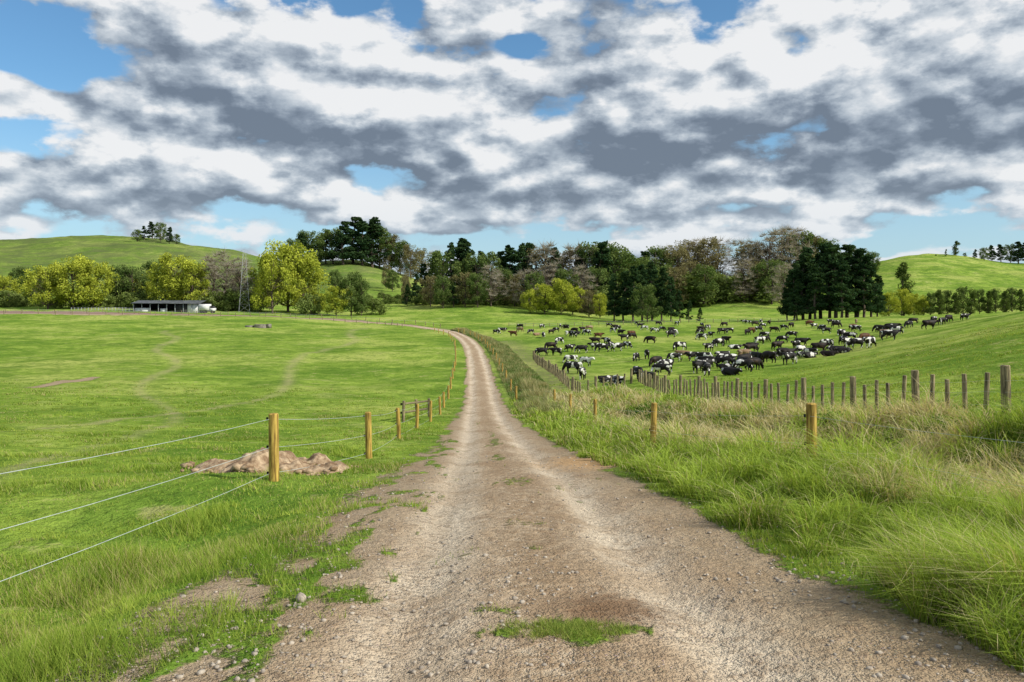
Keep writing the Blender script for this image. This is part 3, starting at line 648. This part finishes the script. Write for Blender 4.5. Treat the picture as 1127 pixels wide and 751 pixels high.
# ---------------------------------------------------------------- light, sky
EL=math.radians(38);AZ=math.radians(112)
S=Vector((math.sin(AZ)*math.cos(EL),math.cos(AZ)*math.cos(EL),math.sin(EL)))
ld=bpy.data.lights.new('sun','SUN');ld.energy=4.7;ld.angle=math.radians(.5);ld.color=(1,.95,.85);lo=bpy.data.objects.new('sun',ld);sc.collection.objects.link(lo);lo.rotation_euler=S.to_track_quat('Z','Y').to_euler();lo.location=(30,-20,40)
w=bpy.data.worlds.new('World');sc.world=w;w.use_nodes=True;t=NT(w.node_tree);bg=w.node_tree.nodes['Background']
sky=t.n('ShaderNodeTexSky',sky_type='NISHITA');sky.sun_disc=False;sky.sun_elevation=EL;sky.sun_rotation=AZ;sky.air_density=1.0;sky.dust_density=.6;sky.ozone_density=3.0
gp=bpy.data.node_groups.new('cloud_density','ShaderNodeTree')
gp.interface.new_socket('Dir',in_out='INPUT',socket_type='NodeSocketVector');gp.interface.new_socket('D',in_out='OUTPUT',socket_type='NodeSocketFloat');gp.interface.new_socket('N',in_out='OUTPUT',socket_type='NodeSocketFloat')
g=NT(gp);gi=g.n('NodeGroupInput');go=g.n('NodeGroupOutput');D=gi.outputs[0]
sx=g.n('ShaderNodeSeparateXYZ');g.L(D,sx.inputs[0]);zc=g.m('ADD',g.m('MAXIMUM',sx.outputs[2],0),.16)
cb=g.n('ShaderNodeCombineXYZ');g.L(g.m('DIVIDE',sx.outputs[0],zc),cb.inputs[0]);g.L(g.m('DIVIDE',sx.outputs[1],zc),cb.inputs[1]);cb.inputs[2].default_value=3.3
n1=g.noise(cb.outputs[0],1.5,3,.5)
Dm=g.vm('MULTIPLY',D,(1,1,1.9))
n2=g.noise(Dm,7.5,8,.57)
# cauliflower lobes: warped cell distance, in sizes that shrink towards the horizon
wv=g.vm('ADD',g.vm('MULTIPLY',Dm,(1,1,1.15)),g.vm('SCALE',(1,.7,1.2),g.m('MULTIPLY',n2,.11)))
vo=g.n('ShaderNodeTexVoronoi',feature='F1');g.L(wv,vo.inputs['Vector']);vo.inputs['Scale'].default_value=15
puff=g.m('SUBTRACT',.45,vo.outputs['Distance'])
g.L(g.m('ADD',g.m('ADD',g.m('MULTIPLY',n1,.5),g.m('MULTIPLY',n2,.67)),g.m('MULTIPLY',puff,.11)),go.inputs[0]);g.L(n2,go.inputs[1])
D0=t.n('ShaderNodeTexCoord').outputs['Generated']
def blobs(L_):
    out=None
    for u,v,ru,rv,amp in L_:
        vec=Vector(((u-CU)/F,1,-(v-HV)/F));vec.normalize()
        L=t.vm('LENGTH',t.vm('MULTIPLY',t.vm('SUBTRACT',D0,tuple(vec)),(F/ru,F/ru,F/rv)));e=t.mr(L,0,1.6,amp,0)
        out=e if out is None else t.m('ADD',out,e)
    return out
bias=blobs([(40,50,80,30,-.20),(30,150,90,22,-.13),(20,103,70,14,.12),(575,50,35,18,-.12),(650,120,620,90,.10),(330,70,160,60,.05),(640,210,800,30,.06),(430,268,650,12,-.05),(1000,272,260,14,-.05)])
shade=blobs([(860,50,170,42,.40),(880,162,380,26,-.55),(350,145,170,20,-.38),(430,80,150,45,.25),(1060,70,90,50,-.18),(650,50,70,40,-.18),(200,60,80,50,-.08),(250,185,260,14,.15),(650,215,500,10,-.12)])
def dens(off):
    nd=t.n('ShaderNodeGroup');nd.node_tree=gp;t.L(t.vm('ADD',D0,off) if off else D0,nd.inputs[0]);return nd.outputs
A0=dens(None);a1=dens((.014,0,.020))[0];a0=A0[0];d0=t.m('ADD',a0,bias)
cov=t.mr(d0,.50,.575)
lit=t.m('ADD',t.m('MULTIPLY',t.m('SUBTRACT',a0,a1),5.5),t.m('ADD',t.m('MULTIPLY',t.m('SUBTRACT',A0[1],.5),.9),.60))
lit=t.m('ADD',lit,shade)
lit=t.m('SUBTRACT',lit,t.mr(d0,.62,.92,0,.25),clamp=True)
lit=t.m('ADD',lit,t.mr(d0,.50,.57,.2,0),clamp=True)
cr=t.n('ShaderNodeValToRGB');t.L(lit,cr.inputs[0]);e=cr.color_ramp.elements
e[0].position=0;e[0].color=(.17,.21,.27,1);e[1].position=1;e[1].color=(.88,.885,.89,1)
for p_,c_ in((.25,(.25,.30,.37,1)),(.5,(.40,.46,.53,1)),(.75,(.62,.67,.72,1))):
    q=e.new(p_);q.color=c_
cc=t.mix(1.0,cr.outputs[0],(10,10,10),'MULTIPLY')
sz=t.n('ShaderNodeSeparateXYZ');t.L(D0,sz.inputs[0])
skyc=t.mix(1.0,sky.outputs[0],(.95,1.3,1.4),'MULTIPLY')
skyc=t.mix(t.mr(sz.outputs[2],.0,.26,.65,0),skyc,(5.2,6.9,8.1))
cc=t.mix(t.mr(sz.outputs[2],.02,.16,.4,0),cc,(5.8,6.8,7.8))
col=t.mix(t.m('MULTIPLY',cov,.96),skyc,cc)
t.L(col,bg.inputs[0]);bg.inputs[1].default_value=.1
w.cycles.sampling_method='NONE'

# ---------------------------------------------------------------- camera
cd=bpy.data.cameras.new('camera');cam=bpy.data.objects.new('camera',cd);sc.collection.objects.link(cam)
cam.location=(0,0,CZ);cam.rotation_euler=(math.radians(90),0,0);cd.sensor_width=36;cd.lens=36*F/1127;cd.shift_y=-(375.5-HV)/1127
cd.clip_end=30000;cd.clip_start=.05;sc.camera=cam
sc.view_settings.view_transform='Standard';sc.view_settings.look='None';sc.view_settings.exposure=0
